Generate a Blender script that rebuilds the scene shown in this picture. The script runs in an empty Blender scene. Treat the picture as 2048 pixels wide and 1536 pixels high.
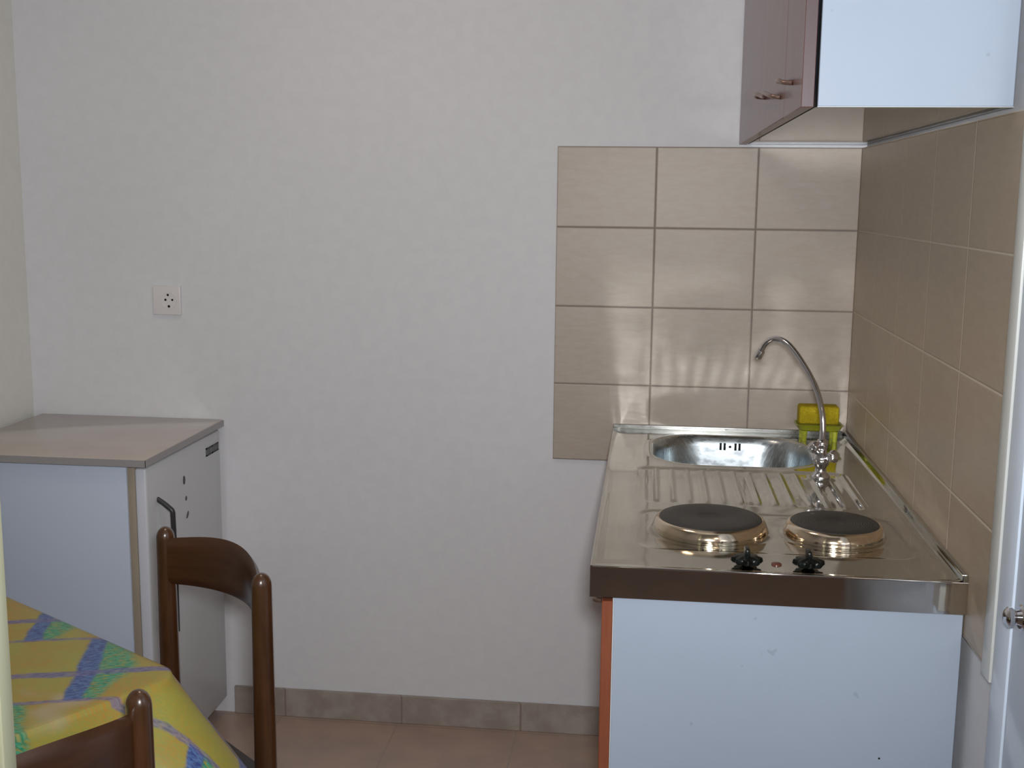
import bpy, bmesh, math, random
from mathutils import Vector, Matrix
random.seed(4)
scene = bpy.context.scene
COL = scene.collection
PI = math.pi

# ------------------------------------------------------------------ key dimensions (metres)
Z0, TH = 1.575, 0.2019          # top of the wall tiles, tile row pitch
ZC = 0.858                       # worktop height
YN = -1.172                      # near end of the worktop
XL = -2.196                      # left wall
XT = -0.004                      # face of the right wall tiles
YB = -1.30                       # near end of the right wall tiles
ZF = 0.843                       # refrigerator top

# ------------------------------------------------------------------ node helpers
class NT:
    def __init__(s, name):
        s.m = bpy.data.materials.new(name); s.m.use_nodes = True
        s.t = s.m.node_tree; s.t.nodes.clear()
        s.out = s.t.nodes.new('ShaderNodeOutputMaterial')
        s.b = s.t.nodes.new('ShaderNodeBsdfPrincipled')
        s.t.links.new(s.b.outputs[0], s.out.inputs[0])
    def put(s, node, i, v):
        if v is None: return
        if isinstance(v, bpy.types.NodeSocket): s.t.links.new(v, node.inputs[i])
        else: node.inputs[i].default_value = v
    def math(s, op, a, b=None, c=None, clamp=False):
        n = s.t.nodes.new('ShaderNodeMath'); n.operation = op; n.use_clamp = clamp
        s.put(n, 0, a); s.put(n, 1, b); s.put(n, 2, c)
        return n.outputs[0]
    def coord(s, kind='Object'):
        return s.t.nodes.new('ShaderNodeTexCoord').outputs[kind]
    def xyz(s, v):
        n = s.t.nodes.new('ShaderNodeSeparateXYZ'); s.put(n, 0, v); return n.outputs
    def comb(s, x, y, z=0.0):
        n = s.t.nodes.new('ShaderNodeCombineXYZ'); s.put(n, 0, x); s.put(n, 1, y); s.put(n, 2, z); return n.outputs[0]
    def mapping(s, v, sc=(1, 1, 1), rot=(0, 0, 0), loc=(0, 0, 0)):
        n = s.t.nodes.new('ShaderNodeMapping'); s.put(n, 0, v)
        n.inputs['Scale'].default_value = sc; n.inputs['Rotation'].default_value = rot; n.inputs['Location'].default_value = loc
        return n.outputs[0]
    def noise(s, v, scale, detail=3, rough=.5, col=False):
        n = s.t.nodes.new('ShaderNodeTexNoise'); s.put(n, 'Vector', v)
        n.inputs['Scale'].default_value = scale; n.inputs['Detail'].default_value = detail; n.inputs['Roughness'].default_value = rough
        return n.outputs[1 if col else 0]
    def mix(s, f, a, b, mode='MIX'):
        n = s.t.nodes.new('ShaderNodeMix'); n.data_type = 'RGBA'; n.blend_type = mode
        s.put(n, 0, f)
        s.put(n, 6, (*a, 1) if isinstance(a, tuple) else a); s.put(n, 7, (*b, 1) if isinstance(b, tuple) else b)
        return n.outputs[2]
    def ramp(s, f, stops):
        n = s.t.nodes.new('ShaderNodeValToRGB'); s.put(n, 0, f)
        e = n.color_ramp.elements
        while len(e) < len(stops): e.new(.5)
        for i, (p, c) in enumerate(stops):
            e[i].position = p; e[i].color = (*c, 1) if isinstance(c, tuple) else (c, c, c, 1)
        return n.outputs[0]
    def maprange(s, v, a, b, c=0., d=1.):
        n = s.t.nodes.new('ShaderNodeMapRange'); n.interpolation_type = 'SMOOTHSTEP'
        s.put(n, 0, v); s.put(n, 1, a); s.put(n, 2, b); s.put(n, 3, c); s.put(n, 4, d)
        return n.outputs[0]
    def bump(s, h, dist=.001, strength=1.):
        n = s.t.nodes.new('ShaderNodeBump'); n.inputs['Strength'].default_value = strength
        n.inputs['Distance'].default_value = dist; s.put(n, 'Height', h)
        s.t.links.new(n.outputs[0], s.b.inputs['Normal'])
    def set(s, **k):
        for a, v in k.items():
            a = {'color': 'Base Color', 'rough': 'Roughness', 'metal': 'Metallic', 'coat': 'Coat Weight', 'coatr': 'Coat Roughness',
                 'spec': 'Specular IOR Level', 'ior': 'IOR', 'aniso': 'Anisotropic', 'emit': 'Emission Color', 'emits': 'Emission Strength',
                 'alpha': 'Alpha', 'sss': 'Subsurface Weight'}[a]
            if isinstance(v, tuple): v = (*v, 1)
            s.put(s.b, a, v)
        return s.m

def plain(name, col, rough=.5, spec=.5, metal=0., coat=0., coatr=.1, var=0., vs=8.):
    n = NT(name)
    c = col
    if var:
        c = n.mix(n.noise(n.coord(), vs, 4), tuple(x * (1 - var) for x in col), tuple(min(1, x * (1 + var)) for x in col))
    return n.set(color=c, rough=rough, spec=spec, metal=metal, coat=coat, coatr=coatr)

# ------------------------------------------------------------------ materials
def wall_mat(name, col):
    n = NT(name); co = n.coord()
    c = n.mix(n.noise(co, 2.2, 3), tuple(x * .965 for x in col), tuple(x * 1.03 for x in col))
    c = n.mix(n.maprange(n.noise(co, 30, 5), .35, .65), c, n.mix(1.0, c, (.975, .97, .975), 'MULTIPLY'))
    n.bump(n.noise(co, 140, 4), .0006, .35)
    return n.set(color=c, rough=.75, spec=.25)
M_WALL = wall_mat('painted_plaster', (.735, .74, .77))
M_WALL_LEFT = wall_mat('painted_plaster_side', (.78, .785, .74))
M_CEIL = plain('ceiling_paint', (.7, .68, .65), .85)

def tile_mat(name, axis, grout, base1, base2, rough=.16):
    n = NT(name); co = n.coord(); x, y, z = n.xyz(co)
    u = x if axis == 'x' else y
    off = 0.0025 if axis == 'x' else 0.0
    pu = .2505 if axis == 'x' else .2576
    fu = n.math('PINGPONG', n.math('DIVIDE', n.math('ADD', u, off), pu), .5)     # 0 at joints
    fv = n.math('PINGPONG', n.math('DIVIDE', n.math('SUBTRACT', z, Z0), TH), .5)
    du = n.math('MULTIPLY', fu, pu); dv = n.math('MULTIPLY', fv, TH)
    d = n.math('MINIMUM', du, dv)
    tile = n.maprange(d, .0011, .0022)
    # one colour draw per tile
    iu = n.math('FLOOR', n.math('DIVIDE', n.math('ADD', u, off), pu)); iv = n.math('FLOOR', n.math('DIVIDE', n.math('SUBTRACT', z, Z0), TH))
    w = n.t.nodes.new('ShaderNodeTexWhiteNoise'); w.noise_dimensions = '3D'
    n.put(w, 'Vector', n.comb(iu, iv, 3.0))
    co2 = n.comb(n.math('MULTIPLY', u, 1.), n.math('MULTIPLY', z, 3.2), n.math('MULTIPLY', w.outputs[0], 9.))
    nz = n.noise(co2, 26, 6, .65)
    nz2 = n.noise(co2, 6, 3)
    c = n.mix(n.maprange(nz, .3, .7), base1, base2)
    c = n.mix(n.math('MULTIPLY', nz2, .35), c, (base1[0] * 1.06, base1[1] * .97, base1[2] * .93))
    c = n.mix(n.math('MULTIPLY', w.outputs[0], .22), c, tuple(v * .86 for v in base1))
    c = n.mix(tile, grout, c)
    n.bump(n.math('ADD', n.maprange(d, .0006, .004), n.math('MULTIPLY', nz, .05)), .0012, .7)
    r = n.math('ADD', n.math('MULTIPLY', n.math('SUBTRACT', 1., tile), .5), rough)
    return n.set(color=c, rough=r, spec=.5)
M_TILE_B = tile_mat('beige_glazed_tile', 'x', (.25, .215, .195), (.425, .36, .30), (.465, .415, .36), .42)
M_TILE_R = tile_mat('tan_glazed_tile', 'y', (.62, .54, .44), (.40, .32, .24), (.445, .37, .275), .38)

def floor_mat():
    n = NT('floor_ceramic'); co = n.coord(); x, y, z = n.xyz(co)
    p = .332
    fx = n.math('MULTIPLY', n.math('PINGPONG', n.math('DIVIDE', n.math('ADD', x, .84), p), .5), p)
    fy = n.math('MULTIPLY', n.math('PINGPONG', n.math('DIVIDE', n.math('ADD', y, .02), p), .5), p)
    d = n.math('MINIMUM', fx, fy)
    nz = n.noise(co, 9, 6, .6); nz2 = n.noise(co, 40, 5, .7)
    c = n.mix(n.maprange(nz, .35, .65), (.40, .29, .24), (.47, .335, .255))
    c = n.mix(n.math('MULTIPLY', nz2, .3), c, (.36, .29, .26))
    c = n.mix(n.maprange(d, .0012, .0028), (.36, .28, .24), c)
    n.bump(n.math('ADD', n.maprange(d, .0006, .004), n.math('MULTIPLY', nz2, .1)), .001, .5)
    return n.set(color=c, rough=.32)
M_FLOOR = floor_mat()
def skirt_mat():
    n = NT('skirting_tile'); co = n.coord(); x, y, z = n.xyz(co)
    d = n.math('MULTIPLY', n.math('PINGPONG', n.math('DIVIDE', n.math('ADD', n.math('ADD', x, y), .8393), .332), .5), .332)
    nz = n.noise(co, 14, 6, .62)
    c = n.mix(n.maprange(nz, .35, .65), (.31, .26, .23), (.39, .345, .31))
    c = n.mix(n.maprange(d, .0014, .003), (.25, .19, .17), c)
    n.bump(n.maprange(d, .0006, .004), .001, .6)
    return n.set(color=c, rough=.35)
M_SKIRT = skirt_mat()

def steel(name, rough=.1, base=(.66, .64, .61), bumpd=.0, bs=6.):
    n = NT(name); co = n.coord()
    if bumpd: n.bump(n.noise(co, bs, 2), bumpd, 1.)
    r = n.maprange(n.noise(n.mapping(co, (4, 60, 4)), 10, 3), .3, .7, rough * .8, rough * 1.25)
    return n.set(color=base, rough=r, metal=1.)
M_STEEL = steel('polished_stainless_steel', .085, (.585, .60, .575), .0022, 6.)
M_APRON = steel('polished_steel_edge', .05, (.66, .63, .60), .0004, 9.)
M_BOWL = steel('brushed_stainless_steel', .27, (.50, .55, .58))
M_UPST = steel('satin_steel_upstand', .33, (.33, .33, .32))
M_CHROME = plain('chrome', (.72, .70, .72), .06, metal=1.)
M_RING = plain('hotplate_rim_steel', (.80, .66, .50), .13, metal=1.)
def iron_mat():
    n = NT('cast_iron'); co = n.coord(); x, y, z = n.xyz(co)
    r = n.math('SQRT', n.math('ADD', n.math('MULTIPLY', x, x), n.math('MULTIPLY', y, y)))
    n.bump(n.math('SINE', n.math('MULTIPLY', r, 1500.)), .0003, .5)
    return n.set(color=(.030, .029, .027), rough=.42, spec=.5)
M_IRON = iron_mat()
M_BLACK = plain('black_plastic', (.003, .005, .004), .3, spec=.35)
M_DARK = plain('dark_grey_plastic', (.035, .035, .04), .35)
M_PILOT = plain('pilot_lamp_lens', (.13, .045, .03), .2)
M_HOLE = plain('black_void', (.004, .004, .005), .8)

def melamine(name, col, rough=.3):
    n = NT(name); co = n.coord()
    c = n.mix(n.maprange(n.noise(co, 5, 3), .3, .7), tuple(v * .97 for v in col), col)
    sp = n.maprange(n.noise(n.mapping(co, (1, 1, 1)), 34, 2), .735, .76)        # few faint scuffs
    c = n.mix(n.math('MULTIPLY', sp, .5), c, (col[0] * .7, col[1] * .72, col[2] * .72))
    return n.set(color=c, rough=rough, spec=.45)
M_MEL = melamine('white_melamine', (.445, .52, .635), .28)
M_MEL_EDGE = plain('white_edge_band', (.76, .79, .80), .3)
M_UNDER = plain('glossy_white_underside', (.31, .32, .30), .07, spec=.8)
def wood_mat(name, c1, c2, sc=(18, 18, 1.2), rough=.35, coat=.2, coatr=.1, dist=1.):
    n = NT(name); co = n.coord()
    v = n.mapping(co, sc)
    nz = n.noise(v, 4, 5, .6); n2 = n.noise(v, 22, 3, .5)
    c = n.mix(n.maprange(nz, .3, .7), c1, c2)
    c = n.mix(n.math('MULTIPLY', n2, .25), c, tuple(x * .6 for x in c1))
    return n.set(color=c, rough=rough, coat=coat, coatr=coatr)
M_DOORW = wood_mat('cherry_foil_door', (.15, .055, .052), (.19, .08, .073), rough=.33)
M_DOORB = wood_mat('cherry_foil_door_low', (.27, .075, .035), (.33, .10, .05), rough=.4)
M_DOOR_EDGE = plain('pinkish_door_edge', (.10, .062, .068), .4)
M_BRONZE = plain('dull_bronze', (.30, .20, .165), .3, metal=.8)
M_CHAIR = wood_mat('lacquered_walnut', (.054, .021, .0075), (.090, .036, .0125), (14, 14, 2.), rough=.3, coat=.9, coatr=.12)
M_CHAIR_H = wood_mat('lacquered_walnut_slat', (.050, .018, .0065), (.080, .030, .011), (2.2, 2.2, 16), rough=.34, coat=.35, coatr=.2)
M_SEAT = plain('dark_seat', (.035, .028, .026), .6, var=.2, vs=40)

M_FR = plain('white_enamel', (.57, .64, .78), .35, spec=.5, var=.03, vs=5)
M_FRD = plain('white_enamel_door', (.60, .62, .64), .33, spec=.5, var=.03, vs=6)
M_FRE = plain('white_door_edge', (.66, .68, .76), .35)
M_GASKET = plain('beige_gasket', (.36, .30, .23), .6)
def ftop():
    n = NT('beige_laminate_top'); co = n.coord()
    c = n.mix(n.maprange(n.noise(co, 7, 4), .3, .7), (.55, .47, .42), (.59, .52, .475))
    return n.set(color=c, rough=.12, spec=1.0)
M_FTOP = ftop()
M_FTRIM = plain('grey_top_trim', (.34, .33, .33), .3)
M_PLATE = plain('socket_plastic', (.75, .73, .73), .3)
M_TRIMW = plain('white_gloss_paint', (.70, .72, .70), .3)
M_TRIMY = plain('ivory_gloss_paint', (.32, .32, .22), .4)
M_DOORP = plain('white_door_paint', (.74, .84, .99), .35, var=.02)
M_TILEEDGE = plain('pale_tile_trim', (.70, .73, .62), .35)
def sponge_mat():
    n = NT('yellow_sponge'); co = n.coord()
    vo = n.t.nodes.new('ShaderNodeTexVoronoi'); n.put(vo, 'Vector', co); vo.inputs['Scale'].default_value = 300
    c = n.mix(n.maprange(vo.outputs[0], .1, .5), (.34, .25, .008), (.42, .33, .012))
    n.bump(vo.outputs[0], .002, .6)
    return n.set(color=c, rough=.85, spec=.2)
M_SPONGE = sponge_mat()
M_DISH = plain('yellow_plastic', (.36, .38, .03), .25)

# table cloth: yellow fruit blocks between blue bands and green hatching
def cloth_mat():
    n = NT('printed_oilcloth')
    uv = n.t.nodes.new('ShaderNodeUVMap'); uv.uv_map = 'UVMap'
    u0, v0, _ = n.xyz(uv.outputs[0])
    # rotate the print against the table edge
    wob = n.noise(uv.outputs[0], 12, 3, .5, True); wx, wy, wz = n.xyz(wob)
    s_ = n.math('ADD', u0, n.math('MULTIPLY', n.math('SUBTRACT', wx, .5), .028))
    t_ = n.math('ADD', v0, n.math('MULTIPLY', n.math('SUBTRACT', wy, .5), .020))
    P = .235
    tt = n.math('FRACT', n.math('DIVIDE', n.math('ADD', t_, .165 + P * 20), P))          # 0..1 ; 0 = thin line, .596 = thick line
    row = n.math('FLOOR', n.math('DIVIDE', n.math('ADD', t_, .165 + P * 20), P))
    big = n.math('LESS_THAN', tt, .596)
    # horizontal bands
    d1 = n.math('MULTIPLY', n.math('PINGPONG', tt, .5), P)
    d2 = n.math('MULTIPLY', n.math('ABSOLUTE', n.math('SUBTRACT', tt, .60)), P)
    fine = n.noise(n.mapping(uv.outputs[0], (30, 90, 1)), 3, 4, .6)
    thin = n.math('MULTIPLY', n.math('SUBTRACT', 1., n.maprange(d1, .003, .007)), .8)
    thick = n.math('SUBTRACT', 1., n.maprange(d2, .006, .012))
    band = n.math('MULTIPLY', n.math('MAXIMUM', thin, thick), n.maprange(n.noise(n.mapping(uv.outputs[0], (14, 50, 1)), 3, 3), .3, .48, .35, 1.))
    # vertical columns (shifted per half row)
    sh = n.math('ADD', n.math('MULTIPLY', big, .0), n.math('MULTIPLY', n.math('ABSOLUTE', n.math('SUBTRACT', row, 20.)), .10))
    Q = .285
    ss = n.math('MULTIPLY', n.math('FRACT', n.math('DIVIDE', n.math('ADD', n.math('ADD', s_, .138 + Q * 20), sh), Q)), Q)   # distance right of the column
    dl = n.math('MINIMUM', n.math('ABSOLUTE', ss), n.math('ABSOLUTE', n.math('SUBTRACT', ss, Q)))
    colm = n.math('SUBTRACT', 1., n.maprange(dl, .010, .018))
    colm = n.math('MULTIPLY', colm, n.maprange(fine, .22, .42))
    # green leaves right of each column
    hatch = n.noise(n.mapping(uv.outputs[0], (26, 70, 1), (0, 0, .7)), 3.2, 4, .7)
    gw = n.math('ADD', .022, n.math('MULTIPLY', n.math('PINGPONG', tt, .5), .075))
    green = n.math('SUBTRACT', 1., n.maprange(ss, gw, n.math('ADD', gw, .02)))
    green = n.math('MULTIPLY', green, n.maprange(hatch, .36, .52))
    fruit = n.mix(n.maprange(n.noise(uv.outputs[0], 9, 4, .6), .38, .64), (.39, .33, .06), (.45, .25, .04))
    lemon = n.mix(n.maprange(n.noise(n.mapping(uv.outputs[0], (60, 160, 1)), 2, 3), .4, .6), fruit, (.29, .32, .075))
    fruit = n.mix(.6, fruit, lemon)
    strk = n.maprange(n.noise(n.mapping(uv.outputs[0], (22, 120, 1), (0, 0, .35)), 2.5, 4, .7), .56, .66)
    fruit = n.mix(n.math('MULTIPLY', strk, .45), fruit, (.30, .36, .10))
    pale = n.maprange(n.noise(uv.outputs[0], 5.5, 2), .60, .68)
    base = n.mix(n.math('MULTIPLY', pale, .55), fruit, (.50, .42, .34))
    g = n.mix(n.maprange(fine, .4, .6), (.03, .23, .12), (.09, .38, .22))
    blue = n.mix(n.maprange(hatch, .4, .6), (.045, .07, .24), (.11, .20, .42))
    c = n.mix(green, base, g)
    c = n.mix(colm, c, blue)
    c = n.mix(n.math('MULTIPLY', band, .85), c, n.mix(n.maprange(fine, .35, .65), (.06, .07, .25), (.24, .21, .36)))
    return n.set(color=c, rough=.38, spec=.4)
M_CLOTH = cloth_mat()

# ------------------------------------------------------------------ mesh helpers
def link(name, me, mats, parent=None):
    o = bpy.data.objects.new(name, me); COL.objects.link(o)
    for m in (mats if isinstance(mats, (list, tuple)) else [mats]): me.materials.append(m)
    if parent is not None: o.parent = parent
    return o
def fin(name, bm, mats, parent=None, smooth=None, wn=False):
    """link a bmesh whose coordinates are world coordinates; a child's coordinates are taken relative to its parent"""
    bmesh.ops.recalc_face_normals(bm, faces=bm.faces)
    if smooth is not None:
        for f in bm.faces: f.smooth = True
        for e in bm.edges:
            if len(e.link_faces) == 2 and e.calc_face_angle(0) > math.radians(smooth): e.smooth = False
    me = bpy.data.meshes.new(name)
    off = Vector((0, 0, 0)); p = parent
    while p is not None: off += p.location; p = p.parent
    bm.transform(Matrix.Translation(-off)); bm.to_mesh(me); bm.free()
    return link(name, me, mats, parent)
def empty(name, loc):
    o = bpy.data.objects.new(name, None); o.empty_display_size = .05; o.location = loc; COL.objects.link(o); return o
def tag(o, label, cat, group=None, kind=None):
    o['label'] = label; o['category'] = cat
    if group: o['group'] = group
    if kind: o['kind'] = kind
    return o
def box(bm, x0, x1, y0, y1, z0, z1, bev=0., seg=2, mi=0):
    r = bmesh.ops.create_cube(bm, size=1.)
    vs = r['verts']
    for v in vs:
        v.co = Vector((x0 + (v.co.x + .5) * (x1 - x0), y0 + (v.co.y + .5) * (y1 - y0), z0 + (v.co.z + .5) * (z1 - z0)))
    fs = set(f for v in vs for f in v.link_faces)
    for f in fs: f.material_index = mi
    if bev:
        es = list(set(e for v in vs for e in v.link_edges))
        bmesh.ops.bevel(bm, geom=es, offset=bev, segments=seg, profile=.5, affect='EDGES', clamp_overlap=True)
def boxo(name, dims, mat, parent=None, bev=0., seg=2, smooth=40):
    bm = bmesh.new(); box(bm, *dims, bev, seg)
    return fin(name, bm, mat, parent, smooth if bev else None)
def lathe(bm, prof, c, seg=48, axis='z', mi=0, rf=None):
    """prof: list of (r, h); closed where r == 0. rf(angle) scales the radius"""
    rings = []
    def P(r, h, a):
        if rf: r = r * rf(a, h)
        x, y = r * math.cos(a), r * math.sin(a)
        if axis == 'z': q = (x, y, h)
        elif axis == 'x': q = (h, x, y)
        else: q = (x, h, y)
        return Vector(c) + Vector(q)
    for r, h in prof:
        if r == 0: rings.append([bm.verts.new(P(0, h, 0))])
        else: rings.append([bm.verts.new(P(r, h, 2 * PI * k / seg)) for k in range(seg)])
    for a, b in zip(rings, rings[1:]):
        for k in range(seg):
            k2 = (k + 1) % seg
            if len(a) == 1 and len(b) == 1: continue
            if len(a) == 1: f = bm.faces.new((a[0], b[k], b[k2]))
            elif len(b) == 1: f = bm.faces.new((a[k], a[k2], b[0]))
            else: f = bm.faces.new((a[k], a[k2], b[k2], b[k]))
            f.material_index = mi
def smooth_path(pts, n=8):
    pts = [Vector(p) for p in pts]; out = []
    for i in range(len(pts) - 1):
        p0 = pts[max(i - 1, 0)]; p1 = pts[i]; p2 = pts[i + 1]; p3 = pts[min(i + 2, len(pts) - 1)]
        for k in range(n):
            t = k / n
            out.append(.5 * ((2 * p1) + (-p0 + p2) * t + (2 * p0 - 5 * p1 + 4 * p2 - p3) * t * t + (-p0 + 3 * p1 - 3 * p2 + p3) * t ** 3))
    out.append(pts[-1]); return out
def tube(bm, pts, r, seg=16, cap=True):
    rad = r if callable(r) else (lambda t: r)
    rings = []; n = len(pts); up = None
    for i, p in enumerate(pts):
        d = (pts[min(i + 1, n - 1)] - pts[max(i - 1, 0)]).normalized()
        if up is None:
            up = Vector((0, 0, 1)) if abs(d.z) < .9 else Vector((1, 0, 0))
        a = d.cross(up).normalized(); b = a.cross(d).normalized(); up = b
        rr = rad(i / (n - 1))
        rings.append([bm.verts.new(p + (a * math.cos(2 * PI * k / seg) + b * math.sin(2 * PI * k / seg)) * rr) for k in range(seg)])
    for A, B in zip(rings, rings[1:]):
        for k in range(seg): bm.faces.new((A[k], A[(k + 1) % seg], B[(k + 1) % seg], B[k]))
    if cap: bm.faces.new(rings[0][::-1]); bm.faces.new(rings[-1])

# ------------------------------------------------------------------ room shell
def struct(o): o['kind'] = 'structure'; return o
YF, ZH = -4.1, 2.5
struct(boxo('floor', (XL - .1, 1.1, YF - .1, .1, -.06, 0), M_FLOOR))
struct(boxo('ceiling', (XL - .1, 1.1, YF - .1, .1, ZH, ZH + .06), M_CEIL))
wb = struct(boxo('wall_back', (XL - .1, .11, 0, .1, 0, ZH), M_WALL))
wl = struct(boxo('wall_left', (XL - .1, XL, YF, 0, 0, ZH), M_WALL_LEFT))
wr = struct(boxo('wall_right', (.008, .11, -2.3, 0, 0, ZH), M_WALL))
struct(boxo('wall_front', (XL, 1.1, YF - .1, YF, 0, ZH), M_WALL))
wh = struct(boxo('wall_hall', (1.0, 1.1, YF, -2.3, 0, ZH), M_WALL))
struct(boxo('wall_hall_end', (.11, 1.1, -2.3, -2.2, 0, ZH), M_WALL))
# tile fields are part of their walls
tb = boxo('wall_tiles', (-.7525, XT, -.008, 0, Z0 - 4 * TH, Z0), M_TILE_B, wb, .001, 1)
tr = boxo('wall_tiles', (XT, .0079, YB, -.0001, Z0 - 4 * TH, Z0), M_TILE_R, wr)
struct(boxo('baseboard_back', (-1.64, -.56, -.010, 0, 0, .0807), M_SKIRT, None, .0015, 1))
struct(boxo('baseboard_left', (XL, XL + .010, -2.2, -.55, 0, .0807), M_SKIRT, None, .0015, 1))
struct(boxo('trim_1', (-.014, .008, YB - .040, YB, Z0 - 4 * TH - .004, 2.2), M_TRIMW, None, .003))       # strip closing the tile edge
struct(boxo('trim_2', (-.011, .008, -1.405, YB - .041, 0, 2.1), M_DOORP, None, .003))                     # door casing beside it
# white door in the right wall, seen as a sliver at the frame's edge
d = struct(boxo('door_1', (-.008, .0079, -2.15, -1.406, 0, 2.05), M_DOORP, None, .002))
bm = bmesh.new()
lathe(bm, [(.017, 0), (.0175, -.003), (.015, -.005), (.011, -.004), (.009, -.010), (.013, -.015), (.0135, -.020), (.009, -.024), (0, -.025)], (-.008, -1.446, .902), 32, 'x')
kn = fin('door_knob', bm, M_CHROME, d, 50); kn['label'] = 'chrome knob'
# ivory door frame standing close on the left, the camera looks past it
bm = bmesh.new()
box(bm, -.9672, -.9628, -2.262, -2.246, 0, 2.2, .001)
box(bm, -1.03, -.9696, -2.40, -2.246, 0, 2.2, .002)
fin('trim_3', bm, M_TRIMY, None, 40)['kind'] = 'structure'
struct(boxo('gap_shade_strip', (-.9695, -.9673, -2.260, -2.252, 0, 2.2), M_HOLE))                                   # black strip painting the shade inside the frame's gap
struct(boxo('wall_doorway', (XL, -1.031, -2.38, -2.27, 0, ZH), M_WALL))

# ------------------------------------------------------------------ kitchen worktop with sink, drainer and hotplates
WX0, WX1 = -.5959, -.0045
wt = empty('kitchen_worktop', (-.3, -.6, .804))
tag(wt, 'shiny stainless steel worktop with built-in sink, ribbed drainer and two black hotplates', 'worktop')
BC = (-.305, -.232); BH = (.186, .165); BR = .115            # bowl centre, half sizes, corner radius
def sdrr(x, y, c, h, r):
    qx, qy = abs(x - c[0]) - h[0] + r, abs(y - c[1]) - h[1] + r
    return math.hypot(max(qx, 0), max(qy, 0)) + min(max(qx, qy), 0) - r
def sst(a, b, t):
    t = min(1, max(0, (t - a) / (b - a))); return t * t * (3 - 2 * t)
RIBS = [-.487 + .0335 * k for k in range(13)]
HP = [(-.392, -.922, .0925), (-.172, -.922, .078)]
def height(x, y):
    z = -.0035
    # outer rolled rim
    e = min(x - WX0, YN * -1 + y)                              # distance from front and near edges
    z += .0035 * (1 - sst(.004, .022, e))
    e2 = min(WX1 - x, -y)
    z += .004 * (1 - sst(.004, .02, e2))
    # drainer: sloping pan with ribs
    s = sdrr(x, y, (-.30, -.585), (.225, .155), .03)
    z -= .0035 * (1 - sst(-.014, .004, s))
    if s < 0:
        for rx in RIBS:
            if -.505 < rx < -.08:
                t = abs(x - rx)
                if t < .008:
                    en = sst(0, .02, min(y + .735, -.435 - y))
                    z += .0042 * en * (.5 + .5 * math.cos(PI * t / .008))
    tb_ = sst(.022, .032, math.hypot(x + .135, y + .482)); z = z * tb_ - .0032 * (1 - tb_)
    # hob panel: pressed step around the plates
    s = sdrr(x, y, (-.285, -.925), (.235, .128), .035)
    z -= .002 * (1 - sst(-.01, .002, s))
    for hx, hy, hr in HP:
        q = math.hypot(x - hx, y - hy) - hr
        z += .0028 * (1 - sst(.008, .02, q))
    # lip down into the bowl
    s = sdrr(x, y, BC, BH, BR)
    z += .0012 * (1 - sst(.012, .02, s))
    z -= .006 * (1 - sst(0, .007, s)) ** 2
    return ZC + z
bm = bmesh.new()
NX, NY = 236, 360
grid = {}
hx_, hy_ = (WX1 - WX0) / NX, (-YN - .009) / NY
for i in range(NX + 1):
    for j in range(NY + 1):
        x = WX0 + i * hx_; y = YN + j * hy_
        s = sdrr(x, y, BC, BH, BR)
        if abs(s) < .6 * max(hx_, hy_):
            e = 1e-4
            gx = (sdrr(x + e, y, BC, BH, BR) - s) / e; gy = (sdrr(x, y + e, BC, BH, BR) - s) / e
            x -= s * gx; y -= s * gy; s = 0
        grid[i, j] = (bm.verts.new((x, y, height(x, y))), s)
for i in range(NX):
    for j in range(NY):
        q = [grid[i, j], grid[i + 1, j], grid[i + 1, j + 1], grid[i, j + 1]]
        if sum(1 for a in q if a[1] < -1e-9) or all(a[1] == 0 for a in q): continue
        bm.faces.new([a[0] for a in q])
for v in [v for v in bm.verts if not v.link_faces]: bm.verts.remove(v)
deck = fin('deck', bm, M_STEEL, wt, 60)
# sink bowl
def rr_ring(c, h, r, z, n=14):
    out = []
    r = min(r, h[0] - .001, h[1] - .001)
    for (sx, sy, a0) in ((1, 1, 0), (-1, 1, PI / 2), (-1, -1, PI), (1, -1, 1.5 * PI)):
        for k in range(n):
            a = a0 + PI / 2 * k / (n - 1)
            out.append(Vector((c[0] + sx * (h[0] - r) + r * math.cos(a), c[1] + sy * (h[1] - r) + r * math.sin(a), z)))
    return out
bm = bmesh.new(); rings = []
prof = [(-.002, -.0058), (.002, -.010), (.006, -.03), (.011, -.08), (.017, -.115), (.028, -.135), (.048, -.147), (.09, -.151), (.13, -.153)]
for ins, dz in prof:
    rings.append([bm.verts.new(p) for p in rr_ring(BC, (BH[0] - ins, BH[1] - ins), BR - ins * .3, ZC + dz)])
for A, B in zip(rings, rings[1:]):
    for k in range(len(A)): bm.faces.new((A[k], A[(k + 1) % len(A)], B[(k + 1) % len(A)], B[k]))
bm.faces.new(rings[-1])
bowl = fin('sink_bowl', bm, M_BOWL, wt, 60)
for f in bowl.data.polygons: pass
bm = bmesh.new(); lathe(bm, [(.036, .0), (.034, .003), (.026, .001), (0, -.001)], (BC[0], BC[1], ZC - .1522), 32)
fin('drain', bm, M_CHROME, bowl, 40)
# overflow: two pairs of slots and a screw in the far wall of the bowl
yo = BC[1] + BH[1] - .0085
for dx in (-.0235, -.0135, .0135, .0235):
    bm = bmesh.new(); box(bm, -.299 + dx - .0028, -.299 + dx + .0028, yo - .0006, yo + .002, ZC - .037, ZC - .019, .0006, 1)
    fin('overflow_slot', bm, M_HOLE, bowl, 40)
bm = bmesh.new(); lathe(bm, [(0, 0), (.0032, .0), (.0035, .002)], (-.299, yo - .0008, ZC - .028), 16, 'y'); fin('overflow_screw', bm, M_DARK, bowl, 40)
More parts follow.
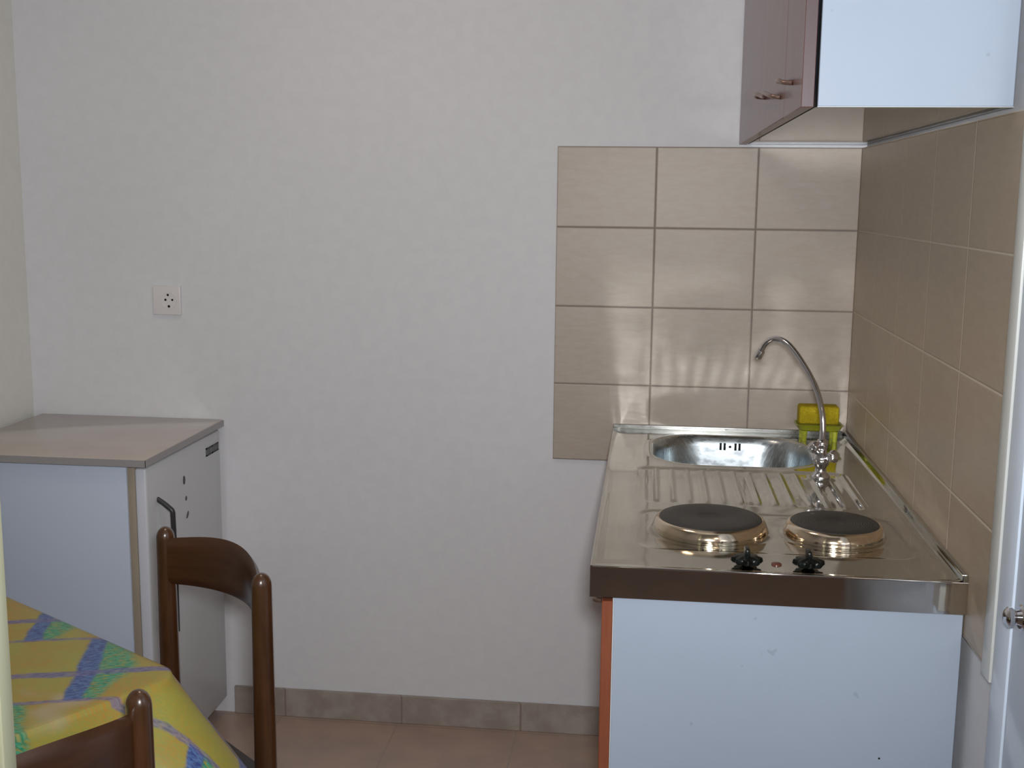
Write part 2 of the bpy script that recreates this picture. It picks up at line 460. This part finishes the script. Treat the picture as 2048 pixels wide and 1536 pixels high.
# aprons and upstands
boxo('near_apron', (WX0, WX1, YN - .0002, YN + .0018, .805, ZC - .0008), M_APRON, wt)
boxo('front_apron', (WX0 - .0002, WX0 + .0018, YN, -.009, .805, ZC - .0008), M_APRON, wt)
bm = bmesh.new(); tube(bm, [Vector(q) for q in ((WX0 + .0012, -.009, ZC - .0014), (WX0 + .0012, YN + .004, ZC - .0014), (WX0 + .002, YN + .002, ZC - .0014), (WX0 + .004, YN + .0012, ZC - .0014), (WX1, YN + .0012, ZC - .0014))], .0018, 10)
fin('rolled_edge', bm, M_APRON, wt, 60)
bm = bmesh.new()
box(bm, WX0, WX1 - .010, -.0135, -.0085, ZC - .004, ZC + .009, .002)
fin('upstand', bm, M_UPST, wt, 40)
bm = bmesh.new()
box(bm, WX1 - .0095, WX1, YN, -.0085, ZC - .004, ZC + .0125, .0022)
fin('upstand', bm, M_STEEL, wt, 40)
boxo('underside', (WX0 + .004, WX1 - .001, YN + .004, -.46, .806, .81), M_DARK, wt)
# hotplates
for i, (hx, hy, hr) in enumerate(HP):
    root = empty('hotplate', (0, 0, 0)); root.parent = wt
    bm = bmesh.new()
    zb = ZC - .0035
    lathe(bm, [(hr + .011, zb + .0005), (hr + .0125, zb + .004), (hr + .009, zb + .012), (hr + .0065, zb + .0185), (hr + .003, zb + .0225), (hr, zb + .0235), (hr - .004, zb + .021)], (hx, hy, 0), 96)
    o = fin('hotplate', bm, M_RING, wt, 50)
    bpy.data.objects.remove(root)
    o['label'] = 'large left hotplate with a steel rim' if i == 0 else 'smaller right hotplate with a steel rim'
    # disc in its own coordinates so the rings of the casting are concentric
    bm = bmesh.new()
    lathe(bm, [(hr - .0005, -.012), (hr - .0005, .0002), (hr - .0025, .002), (hr - .02, .0024), (.028, .0022), (.022, .0005), (0, .0002)], (0, 0, 0), 96)
    me = bpy.data.meshes.new('disc'); bmesh.ops.recalc_face_normals(bm, faces=bm.faces)
    for f in bm.faces: f.smooth = True
    bm.to_mesh(me); bm.free()
    dd = link('disc', me, M_IRON, o); dd.location = Vector((hx, hy, zb + .0228)) - wt.location
# knobs: lobed black skirt with an upright grip
for kx in (-.3425, -.2435):
    bm = bmesh.new()
    rf = lambda a, h: 1 + (.13 * math.cos(8 * a) if h < .0135 else 0)
    zk = ZC - .0015
    lathe(bm, [(.008, .0), (.010, .0025), (.0205, .0032), (.0232, .0065), (.0220, .0125), (.015, .0155), (.0, .0160)], (kx, -1.125, zk), 96, 'z', 0, rf)
    o = fin('control_knob', bm, M_BLACK, wt, 50)
    bm = bmesh.new(); box(bm, kx - .0042, kx + .0042, -1.138, -1.108, zk + .0115, zk + .028, .003)
    g = fin('grip', bm, M_BLACK, o, 40)
    bm = bmesh.new(); lathe(bm, [(0, 0), (.0014, 0), (.0014, .001), (0, .0012)], (kx, -1.1435, zk + .0108), 12); fin('index_dot', bm, M_PLATE, o, 40)
bm = bmesh.new(); lathe(bm, [(.0085, 0), (.0085, .0015), (.006, .003), (0, .0035)], (-.293, -1.112, ZC - .0035), 32); fin('pilot_lamp', bm, M_PILOT, wt, 40)

# ------------------------------------------------------------------ base cabinet
bc = empty('base_cabinet', (-.29, -.6, 0)); tag(bc, 'white melamine base cabinet with reddish wood doors under the steel worktop', 'cabinet')
CY0, CY1 = -1.164, -.014; CX0, CX1 = -.557, -.006
bm = bmesh.new(); box(bm, CX0, CX1, CY0, CY0 + .016, .0, .8045, .0012, 1); box(bm, CX0 - .0012, CX0, CY0 + .001, CY0 + .015, .0, .804, 0, mi=1)
fin('side_panel', bm, [M_MEL, M_MEL_EDGE], bc, 40)
boxo('side_panel', (CX0, CX1, CY1 - .016, CY1, .0, .8045), M_MEL, bc)
boxo('bottom_panel', (CX0 + .03, CX1, CY0 + .0165, CY1 - .0165, .10, .116), M_MEL, bc)
boxo('back_panel', (CX1 - .006, CX1 - .001, CY0 + .0165, CY1 - .0165, .116, .66), M_MEL, bc)
boxo('plinth', (CX0 + .04, CX0 + .055, CY0 + .0165, CY1 - .0165, 0, .0995), M_DOORB, bc)
bm = bmesh.new()                                                  # three pin holes low in the side panel
for (hx, hz) in ((-.121, .552), ):
    lathe(bm, [(.0018, -.0002), (0, -.0003)], (hx, CY0, hz), 12, 'y')
fin('screw_hole', bm, M_HOLE, bc)
half = (CY1 - CY0) / 2
for k in range(2):
    y0, y1 = CY0 + k * half + .0015, CY0 + (k + 1) * half - .0015
    dr = boxo('door', (CX0 - .0195, CX0 - .0015, y0, y1, .105, .795), M_DOORB, bc, .0015, 1)
    yh = y0 + .03
    bm = bmesh.new(); tube(bm, smooth_path([(CX0 - .0195, yh, .786), (CX0 - .032, yh + .008, .784), (CX0 - .034, yh + .04, .783), (CX0 - .032, yh + .072, .784), (CX0 - .0195, yh + .08, .786)], 6), .0045, 10)
    fin('handle', bm, M_BRONZE, dr, 60)

# ------------------------------------------------------------------ wall cabinet
UC = empty('wall_cabinet', (-.14, -.6, 1.583)); tag(UC, 'white wall cabinet with brown wood doors hanging above the steel worktop', 'cabinet')
UX0, UX1, UY0, ZU, ZUT = -.279, -.0055, -1.2206, 1.5815, 2.32
bm = bmesh.new(); box(bm, UX0, UX1, UY0, UY0 + .016, ZU, ZUT, .0012, 1); box(bm, UX0, UX1, UY0 - .0004, UY0 + .0155, ZU - .0008, ZU, 0, mi=1); box(bm, UX0 - .001, UX0, UY0 + .0005, UY0 + .0155, ZU, ZUT, 0, mi=2)  # last box: black strip painting the shade between door and carcass
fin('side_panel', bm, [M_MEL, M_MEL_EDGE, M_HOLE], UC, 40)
boxo('side_panel', (UX0, UX1, -.0255, -.0095, ZU, ZUT), M_MEL, UC)
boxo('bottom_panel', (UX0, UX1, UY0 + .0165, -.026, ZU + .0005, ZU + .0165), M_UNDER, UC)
boxo('top_panel', (UX0, UX1, UY0 + .0165, -.026, ZUT - .016, ZUT), M_MEL, UC)
boxo('back_panel', (UX1 - .004, UX1, UY0 + .0165, -.026, ZU + .017, ZUT - .017), M_MEL, UC)
for k, (y0, y1) in enumerate(((-.989, -.011), (UY0 - .0005, -.990))):
    bm = bmesh.new(); box(bm, UX0 - .0235, UX0 - .0055, y0, y1, ZU - .001, ZUT, .0008, 1)
    for f in bm.faces:
        if abs(f.normal.y) > .9 and f.calc_area() > .001: f.material_index = 1
    dr = fin('door', bm, [M_DOORW, M_DOOR_EDGE], UC, 40)
    xd = UX0 - .0235
    if k == 0: pts = [(xd, -.66, 1.640), (xd - .018, -.67, 1.641), (xd - .023, -.72, 1.642), (xd - .016, -.78, 1.632), (xd - .021, -.84, 1.634), (xd - .016, -.92, 1.622), (xd, -.935, 1.618)]
    else: pts = [(xd, -1.025, 1.634), (xd - .014, -1.03, 1.635), (xd - .018, -1.06, 1.634), (xd - .014, -1.09, 1.628), (xd, -1.10, 1.626)]
    bm = bmesh.new(); tube(bm, smooth_path(pts, 8), .0036, 12)
    fin('handle', bm, M_BRONZE, dr, 60)

# ------------------------------------------------------------------ tap
FX, FY = -.135, -.482
fc = empty('kitchen_tap', (FX, FY, ZC)); tag(fc, 'chrome swan-neck tap standing between sink and drainer', 'tap')
ZD = ZC - .0032
bm = bmesh.new()
lathe(bm, [(0, 0), (.020, 0), (.021, .003), (.018, .008), (.0125, .013), (.0115, .024), (.0165, .030), (.0185, .040), (.0165, .050), (.0115, .056), (.0105, .068), (.013, .072), (.0125, .080), (.0085, .085), (0, .085)], (FX, FY, ZD), 40)
body = fin('body', bm, M_CHROME, fc, 60)
def local_lathe(bm, prof, c, dirv, seg=28, rf=None):
    b2 = bmesh.new(); lathe(b2, prof, (0, 0, 0), seg, 'z', 0, rf)
    q = Vector(dirv).normalized().to_track_quat('Z', 'Y').to_matrix().to_4x4(); q.translation = Vector(c)
    b2.transform(q); me = bpy.data.meshes.new('t'); b2.to_mesh(me); b2.free(); bm.from_mesh(me); bpy.data.meshes.remove(me)
for dv in ((-.55, -.25, .80), (.62, -.72, .30)):
    dvn = Vector(dv).normalized()
    c0 = Vector((FX, FY, ZD + .043)) + dvn * .012
    bm = bmesh.new()
    rf = lambda a, h: 1 + (.10 * math.cos(5 * a) if h > .012 else 0)
    local_lathe(bm, [(.0065, 0), (.0065, .010), (.0105, .013), (.0135, .019), (.0125, .027), (.007, .031), (0, .032)], c0, dvn, 40, rf)
    fin('tap_handle', bm, M_CHROME, fc, 60)
pr = [(FX, FY, ZD + .083), (FX + .001, FY + .003, ZD + .105), (FX - .002, FY + .012, ZD + .145), (FX - .016, FY + .032, ZD + .195), (FX - .044, FY + .062, ZD + .245), (FX - .072, FY + .090, ZD + .279), (FX - .096, FY + .112, ZD + .287), (FX - .114, FY + .127, ZD + .276), (FX - .124, FY + .135, ZD + .256)]
bm = bmesh.new(); P_ = smooth_path(pr, 8); tube(bm, P_, .0062, 20)
spout = fin('spout', bm, M_CHROME, fc, 60)
bm = bmesh.new(); dd_ = (P_[-1] - P_[-3]).normalized()
local_lathe(bm, [(0, -.002), (.0075, -.002), (.0088, .0), (.0088, .016), (.0078, .019), (.006, .019), (.006, .014), (0, .014)], P_[-1], dd_, 24)
fin('aerator', bm, M_CHROME, fc, 60)

# ------------------------------------------------------------------ yellow dish and sponge in the corner behind the tap
sd = empty('soap_dish', (-.083, -.068, ZC)); tag(sd, 'yellow plastic dish on feet in the corner behind the tap', 'soap dish')
bm = bmesh.new()
zd = ZC - .0032
rings = []
for ins, z in ((.010, .026), (.004, .030), (.0, .040), (-.003, .0415), (-.001, .0425), (.004, .0405), (.010, .033), (.018, .031)):
    rings.append([bm.verts.new(p) for p in rr_ring((-.083, -.068), (.055 - ins, .037 - ins), .016, zd + z, 6)])
for A, B in zip(rings, rings[1:]):
    for k in range(len(A)): bm.faces.new((A[k], A[(k + 1) % len(A)], B[(k + 1) % len(A)], B[k]))
bm.faces.new(rings[0][::-1]); bm.faces.new(rings[-1])
fin('tray', bm, M_DISH, sd, 50)
for (fx, fy) in ((-.120, -.092), (-.046, -.092), (-.120, -.044), (-.046, -.044)):
    bm = bmesh.new(); lathe(bm, [(0, 0), (.0055, 0), (.006, .002), (.0075, .0265), (0, .0266)], (fx, fy, zd), 16); fin('foot', bm, M_DISH, sd, 50)
bm = bmesh.new(); box(bm, -.134, -.037, -.093, -.043, zd + .0425, zd + .088, .006, 3)
sp = fin('sponge', bm, M_SPONGE, None, 50); tag(sp, 'thick yellow cleaning sponge lying on the yellow dish', 'sponge')

# ------------------------------------------------------------------ refrigerator
fr = empty('refrigerator', (-1.9, -.25, 0)); tag(fr, 'small white refrigerator with a beige top in the left corner', 'refrigerator')
FX1, FY0, FY1 = -1.6555, -.4905, -.022
boxo('body', (-2.165, -1.704, FY0, FY1, .02, ZF - .0225), M_FR, fr, .003)
boxo('gasket', (-1.7035, -1.6845, FY0 + .004, FY1 - .004, .06, ZF - .024), M_GASKET, fr, .002)
bm = bmesh.new(); box(bm, -1.684, FX1, FY0, FY1, .055, ZF - .0245, .0055, 3)
bm.normal_update()
for f in bm.faces:
    if f.normal.y < -.9: f.material_index = 1
dr = fin('door', bm, [M_FRD, M_FRE], fr, 40)
bm = bmesh.new(); box(bm, -2.172, FX1 + .004, FY0 - .012, -.0035, ZF - .018, ZF, .003, 2)
top = fin('top_panel', bm, M_FTOP, fr, 40)
bm = bmesh.new()
box(bm, -2.1725, FX1 + .0052, FY0 - .0132, FY0 - .0122, ZF - .0185, ZF - .002); box(bm, FX1 + .0042, FX1 + .0052, FY0 - .0132, -.0035, ZF - .0185, ZF - .002)
fin('edge_trim', bm, M_FTRIM, top)
for fy in (FY0 + .05, FY1 - .05):
    for fx in (-2.11, -1.73):
        bm = bmesh.new(); lathe(bm, [(0, 0), (.018, 0), (.018, .006), (.01, .01), (.01, .0205)], (fx, fy, 0), 20); fin('foot', bm, M_DARK, fr, 50)
bm = bmesh.new()
hp = smooth_path([(FX1 - .002, -.432, .732), (FX1 + .014, -.432, .722), (FX1 + .034, -.432, .706)], 4) + smooth_path([(FX1 + .036, -.432, .700), (FX1 + .0365, -.430, .60), (FX1 + .0365, -.430, .50), (FX1 + .036, -.430, .405)], 4)
tube(bm, hp, .0062, 12)
box(bm, FX1 - .001, FX1 + .036, -.436, -.424, .405, .415, .002)
fin('handle', bm, M_DARK, dr, 60)
# dark badge with letter-like marks, keyhole-like marks below it
bm = bmesh.new()
for (a, b, z0, z1) in ((-.1545, -.146, 0, .023), (-.1425, -.138, .0, .021), (-.1345, -.1295, .001, .021), (-.1265, -.122, .002, .022), (-.117, -.105, -.0005, .0215), (-.101, -.0965, .001, .021), (-.0925, -.087, .0, .022), (-.083, -.0785, .0, .0215), (-.075, -.067, .0, .022), (-.1545, -.067, .0, .004), (-.1545, -.067, .0185, .0225)):
    box(bm, FX1 - .0004, FX1 + .0012, a + .03, b + .03, .7655 + z0, .7655 + z1)
bdg = fin('badge', bm, plain('badge_print', (.10, .10, .11), .4), dr); bdg['label'] = 'small dark badge at the top of the door'
for (y, z, ry, rz, rot) in ((-.2735, .739, .0065, .0115, 0), (-.2645, .690, .005, .006, 0), (-.259, .646, .0045, .0105, -.7)):
    b2 = bmesh.new(); lathe(b2, [(1, 0), (.9, .0012), (0, .0014)], (0, 0, 0), 24, 'x')
    b2.transform(Matrix.Translation((FX1, y, z)) @ Matrix.Rotation(rot, 4, 'X') @ Matrix.Diagonal((1, ry, rz, 1)))
    fin('dial_mark', b2, M_DARK, dr, 50)

# ------------------------------------------------------------------ wall socket
so = empty('wall_socket', (-1.797, 0, 1.1635)); tag(so, 'square white wall socket with round recess and dark pin holes', 'wall socket')
bm = bmesh.new(); box(bm, -1.836, -1.758, -.011, -.0003, 1.1245, 1.2025, .003, 3); fin('faceplate', bm, M_PLATE, so, 40)
bm = bmesh.new(); lathe(bm, [(.0225, -.0112), (.0225, -.0128), (.0200, -.0128), (.0195, -.0113), (0, -.0113)], (-1.790, 0, 1.1640), 40, 'y'); rec = fin('recess', bm, M_PLATE, so, 40)
for (hx, hz, r) in ((-1.7925, 1.1785, .0032), (-1.7995, 1.1655, .0032), (-1.7805, 1.1655, .0030), (-1.7905, 1.1480, .0036)):
    bm = bmesh.new(); lathe(bm, [(r, -.0114), (r * .9, -.0121), (0, -.0121)], (hx, 0, hz), 16, 'y'); fin('pin_hole', bm, M_HOLE, rec, 50)

# ------------------------------------------------------------------ dining table and its oilcloth
TC = Vector((-1.180, -1.444, 0)); TU = Vector((-.845, .535, 0)).normalized(); TV = Vector((-.535, -.845, 0)).normalized()
LU, LV, ZT = .56, .80, .75
def tp(u, v, z): return TC + TU * u + TV * v + Vector((0, 0, z))
tbl = empty('dining_table', tp(LU / 2, LV / 2, 0)); tag(tbl, 'rectangular wooden dining table hidden under the yellow oilcloth', 'table')
def prism(bm, poly, z0, z1):
    a = [bm.verts.new((p[0], p[1], z0)) for p in poly]; b = [bm.verts.new((p[0], p[1], z1)) for p in poly]
    bm.faces.new(a[::-1]); bm.faces.new(b)
    for k in range(len(a)): bm.faces.new((a[k], a[(k + 1) % len(a)], b[(k + 1) % len(a)], b[k]))
def rpoly(r, grow=0., n=8):
    """rounded rectangle in (u, v), counter-clockwise list"""
    out = []
    for (cu, cv, a0) in ((LU - r, LV - r, 0), (r, LV - r, PI / 2), (r, r, PI), (LU - r, r, 1.5 * PI)):
        for k in range(n):
            a = a0 + PI / 2 * k / (n - 1)
            out.append((cu + (r + grow) * math.cos(a), cv + (r + grow) * math.sin(a), math.cos(a), math.sin(a)))
    return out
bm = bmesh.new(); prism(bm, [tp(u, v, 0) for u, v, _, _ in rpoly(.045)], .720, .744); fin('tabletop', bm, M_CHAIR_H, tbl)
for (u, v) in ((.065, .065), (LU - .065, .065), (.065, LV - .065), (LU - .065, LV - .065)):
    bm = bmesh.new(); prism(bm, [tp(u + a * .02, v + b * .02, 0) for a, b in ((-1, -1), (1, -1), (1, 1), (-1, 1))], 0, .7215); fin('leg', bm, M_CHAIR, tbl)
# cloth
bm = bmesh.new(); uvl = bm.loops.layers.uv.new('UVMap')
PA = Vector((.955, .297, 0)); PB = Vector((.297, -.955, 0))
uvd = {}
def cv(u, v, z, uf=None, vf=None):
    p = tp(u, v, z); q = bm.verts.new(p)
    f = TU * (u if uf is None else uf) + TV * (v if vf is None else vf) 
    uvd[q] = (f.dot(PA), f.dot(PB)); return q
base = rpoly(.045, 0., 10); dense = []
for k in range(len(base)):
    a, b = base[k], base[(k + 1) % len(base)]
    L = math.hypot(a[0] - b[0], a[1] - b[1]); m = max(1, int(L / .02))
    for q in range(m):
        t = q / m; dense.append(tuple(a[i] * (1 - t) + b[i] * t for i in range(4)))
N = len(dense)
prevr = None; skirt = []
cum = 0; arcs = []
for k in range(N):
    arcs.append(cum); a, b = dense[k], dense[(k + 1) % N]; cum += math.hypot(a[0] - b[0], a[1] - b[1])
def corner_amt(k):
    u, v = dense[k][0], dense[k][1]
    du = min(u, LU - u); dv = min(v, LV - v)
    return math.exp(-((du / .11) ** 2)) * math.exp(-((dv / .11) ** 2))
HANG = .185
for lev in range(0, 15):
    t = max(0, lev - 2) / 12; ring = []
    for k in range(N):
        u, v, nu, nv = dense[k]; l = math.hypot(nu, nv); nu /= l; nv /= l
        ca = corner_amt(k)
        wav = (.5 + .5 * math.sin(arcs[k] * 34 + 1.2)) * .016 * t
        if lev < 3: out, z = ((.0005, ZT), (.0040, ZT - .0015), (.0058, ZT - .007))[lev]
        else:
            out = .0058 + t * HANG * (.10 + .50 * ca) + wav
            z = ZT - .007 - t * HANG * (1.0 - .06 * ca)
        ring.append(cv(u + nu * out, v + nv * out, z, u + nu * t * HANG, v + nv * t * HANG))
    skirt.append(ring)
for A, B in zip(skirt, skirt[1:]):
    for k in range(N): bm.faces.new((A[k], A[(k + 1) % N], B[(k + 1) % N], B[k]))
# top surface: concentric rings with the faintest undulation
prev = skirt[0]
for s in (.97, .9, .75, .55, .3):
    ring = []
    for k in range(N):
        u = LU / 2 + (dense[k][0] - LU / 2) * s; v = LV / 2 + (dense[k][1] - LV / 2) * s
        ring.append(cv(u, v, ZT + .0008 + .0006 * math.sin(9 * u + 5 * v) * math.cos(11 * v)))
    for k in range(N): bm.faces.new((prev[k], prev[(k + 1) % N], ring[(k + 1) % N], ring[k]))
    prev = ring
c0 = cv(LU / 2, LV / 2, ZT + .001)
for k in range(N): bm.faces.new((prev[k], prev[(k + 1) % N], c0))
for f in bm.faces:
    for lp in f.loops: lp[uvl].uv = uvd[lp.vert]
cl = fin('tablecloth', bm, M_CLOTH, None, 80)
md = cl.modifiers.new('thick', 'SOLIDIFY'); md.thickness = .0012; md.offset = 1
tag(cl, 'yellow oilcloth printed with blue bands and green leaves covering the dining table', 'tablecloth')

# ------------------------------------------------------------------ chairs
def post_mesh(bm, p, z0, z1, ra, rb, ax, lean=(0, 0)):
    """turned post, oval section (ra along ax, rb across), rounded top"""
    ax = Vector(ax).normalized(); bx = Vector((-ax.y, ax.x, 0)); prev = None; seg = 24
    prof = []
    n = 12
    for k in range(n + 1): prof.append((z0 + (z1 - .022 - z0) * k / n, (.82 + .18 * min(1, k / 5)) * (1 - .10 * max(0, (k - 7) / 5))))
    for k in range(1, 7):
        a = PI / 2 * k / 6; prof.append((z1 - .022 + .022 * math.sin(a), .90 * math.cos(a)))
    for z, s in prof:
        t = (z - z0) / (z1 - z0); c = Vector((p[0] + lean[0] * t, p[1] + lean[1] * t, z))
        if s < 1e-3: ring = [bm.verts.new(c)]
        else: ring = [bm.verts.new(c + ax * math.cos(2 * PI * k / seg) * ra * s + bx * math.sin(2 * PI * k / seg) * rb * s) for k in range(seg)]
        if prev:
            for k in range(seg):
                if len(ring) == 1: bm.faces.new((prev[k], prev[(k + 1) % seg], ring[0]))
                else: bm.faces.new((prev[k], prev[(k + 1) % seg], ring[(k + 1) % seg], ring[k]))
        else: bm.faces.new(ring[::-1])
        prev = ring
def chair(A, B, zt, bulge, label, depth=.34, arch=.022, ztop=(-.02, -.028), rh=.098, mirror=False):
    """A, B: feet of the two back posts seen from above; fwd points to the sitter's front"""
    A = Vector((*A, 0)); B = Vector((*B, 0)); ch = (B - A); w = ch.length; e = ch.normalized()
    fwd = Vector((e.y, -e.x, 0))
    if mirror: fwd = -fwd
    mid = (A + B) / 2
    root = empty('dining_chair', mid); tag(root, label, 'chair')
    for p in (A, B):
        bm = bmesh.new(); post_mesh(bm, p, 0, zt, .018, .0195, e); fin('back_post', bm, M_CHAIR, root, 50)
    for p in (A, B):
        q = p + fwd * depth + (mid - p) * .02
        bm = bmesh.new(); lathe(bm, [(0, 0), (.014, 0), (.0155, .1), (.019, .35), (.019, .4015), (0, .4016)], q, 20); fin('front_leg', bm, M_CHAIR, root, 50)
    # seat: rounded pad on a frame
    def pt(a, f, z): return mid + e * a + fwd * f + Vector((0, 0, z))
    hw = w / 2
    bm = bmesh.new()
    poly = [(-hw + .022, -.012), (hw - .022, -.012), (hw + .014, .06), (hw + .018, depth - .02), (hw - .01, depth + .03), (0, depth + .042), (-hw + .01, depth + .03), (-hw - .018, depth - .02), (-hw - .014, .06)]
    rings = []
    for s, z in ((.97, .437), (1.0, .443), (1.0, .454), (.97, .460), (.7, .463)):
        rings.append([bm.verts.new(pt(a * s, (f - .17) * s + .17, z)) for a, f in poly])
    for P1, P2 in zip(rings, rings[1:]):
        for k in range(len(poly)): bm.faces.new((P1[k], P1[(k + 1) % len(poly)], P2[(k + 1) % len(poly)], P2[k]))
    bm.faces.new(rings[0][::-1]); bm.faces.new(rings[-1]); fin('seat', bm, M_SEAT, root, 35)
    bm = bmesh.new()
    fr_ = [(-hw + .02, -.008), (hw - .02, -.008), (hw - .004, .05), (hw - .004, depth), (-hw + .004, depth), (-hw + .004, .05)]
    a_ = [bm.verts.new(pt(a, f, .402)) for a, f in fr_]; b_ = [bm.verts.new(pt(a, f, .4365)) for a, f in fr_]
    bm.faces.new(a_[::-1]); bm.faces.new(b_)
    for k in range(len(a_)): bm.faces.new((a_[k], a_[(k + 1) % len(a_)], b_[(k + 1) % len(a_)], b_[k]))
    fin('seat_frame', bm, M_CHAIR, root)
    # stretchers
    for s in (-1, 1):
        bm = bmesh.new(); tube(bm, [pt(s * (hw - .003), .018, .20), pt(s * (hw - .006), depth - .018, .20)], .010, 14); fin('stretcher', bm, M_CHAIR, root, 60)
    # curved backrest slat
    bm = bmesh.new(); n = 36; m = 10; th = .0075
    def surf(i, j, side):
        t = i / n; a = (t - .5) * (w - .030)
        b = bulge * (1 - abs(2 * t - 1) ** 2.0)
        zt_ = zt + ztop[0] * (1 - t) + ztop[1] * t + arch * math.sin(PI * t) ** 1.0
        zb_ = zt - rh - .012 + .004 * math.sin(PI * t)
        s = j / m
        rnd = math.sqrt(max(0, 1 - (2 * s - 1) ** 8))
        nrm = (fwd * 1.0 + e * (bulge * 2.3 * (abs(2 * t - 1) ** 1.3) * (1 if t > .5 else -1) * 2 / w) * -1).normalized()
        c = mid + e * a - fwd * b + Vector((0, 0, zb_ + (zt_ - zb_) * s))
        return c + nrm * side * th * rnd
    F = [[bm.verts.new(surf(i, j, 1)) for j in range(m + 1)] for i in range(n + 1)]
    Bk = [[bm.verts.new(surf(i, j, -1)) for j in range(m + 1)] for i in range(n + 1)]
    for i in range(n):
        for j in range(m):
            bm.faces.new((F[i][j], F[i + 1][j], F[i + 1][j + 1], F[i][j + 1])); bm.faces.new((Bk[i][j], Bk[i][j + 1], Bk[i + 1][j + 1], Bk[i + 1][j]))
        bm.faces.new((F[i][0], Bk[i][0], Bk[i + 1][0], F[i + 1][0])); bm.faces.new((F[i][m], F[i + 1][m], Bk[i + 1][m], Bk[i][m]))
    for i in (0, n):
        for j in range(m): bm.faces.new((F[i][j], F[i][j + 1], Bk[i][j + 1], Bk[i][j]))
    bmesh.ops.remove_doubles(bm, verts=bm.verts, dist=1e-5)
    fin('backrest', bm, M_CHAIR_H, root, 70)
    return root
chair((-1.418, -.938), (-1.147, -1.178), .82, .052, 'brown wooden chair standing between the refrigerator and the table, both back posts in view')
chair((-1.335, -1.955), (-1.147, -1.655), .822, .045, 'brown wooden chair nearest the camera, cut off by the bottom left corner', mirror=True)

# ------------------------------------------------------------------ camera
cam = bpy.data.cameras.new('camera'); co = bpy.data.objects.new('camera', cam); COL.objects.link(co)
Rr = Vector((0.99327, 0.11571, 0.01040)); 
yaw, pitch, roll = -.1158, -.1595, .0105
cy, sy, cp, sp_, cr, sr = math.cos(yaw), math.sin(yaw), math.cos(pitch), math.sin(pitch), math.cos(roll), math.sin(roll)
F_ = Vector((sy * cp, cy * cp, sp_)); R_ = Vector((cy, -sy, 0)); U_ = R_.cross(F_)
R2 = R_ * cr + U_ * sr; U2 = -R_ * sr + U_ * cr
Mx = Matrix.Identity(4)
for i in range(3): Mx[i][0], Mx[i][1], Mx[i][2] = R2[i], U2[i], -F_[i]
CP = Vector((-.5156, -2.9915, 1.4469)); Mx.translation = CP
co.matrix_world = Mx
cam.sensor_width = 36; cam.lens = 2324.06 * 36 / 2048; cam.clip_start = .02
scene.camera = co

# ------------------------------------------------------------------ lights
def light(name, kind, loc, power, col, size=.1, target=None, **k):
    l = bpy.data.lights.new(name, kind); l.energy = power; l.color = col
    if kind == 'AREA': l.size = size
    else: l.shadow_soft_size = size
    for a, v in k.items(): setattr(l, a, v)
    o = bpy.data.objects.new(name, l); COL.objects.link(o); o.location = loc
    if target is not None: o.rotation_euler = (Vector(target) - Vector(loc)).to_track_quat('-Z', 'Y').to_euler()
    return o
light('camera_flash', 'SPOT', CP + Vector((.02, .05, .055)), 113, (.98, .99, 1.), .05, (-.85, 0, 1.65), spot_size=math.radians(118), spot_blend=1.)
light('hall_fill_light', 'AREA', (.1, -3.5, 2.42), 2.5, (1., .82, .66), .3, (.1, -3.5, 0))  # unseen warm fill, added to brighten the apron reflection and near objects
light('ceiling_lamp', 'AREA', (-1.15, -1.0, 2.44), 3, (1., .80, .62), .35, (-1.15, -1.0, 0))
w = bpy.data.worlds.new('world'); scene.world = w; w.use_nodes = True
w.node_tree.nodes['Background'].inputs[0].default_value = (.5, .5, .5, 1); w.node_tree.nodes['Background'].inputs[1].default_value = .2

vs = scene.view_settings
vs.view_transform = 'Standard'; vs.look = 'None'; vs.exposure = 0.0; vs.gamma = 1.; vs.use_curve_mapping = False
cyc = scene.cycles
cyc.use_denoising = True
cyc.use_guiding = True; cyc.guiding_training_samples = 128
try: cyc.denoiser = 'OPENIMAGEDENOISE'; cyc.denoising_input_passes = 'RGB_ALBEDO_NORMAL'; cyc.denoising_prefilter = 'ACCURATE'
except Exception: pass
cyc.max_bounces = 6; cyc.diffuse_bounces = 3; cyc.glossy_bounces = 4
cyc.caustics_reflective = True; cyc.blur_glossy = 0.0
cyc.sample_clamp_indirect = 0; cyc.use_adaptive_sampling = True; cyc.adaptive_threshold = .03; cyc.adaptive_min_samples = 24
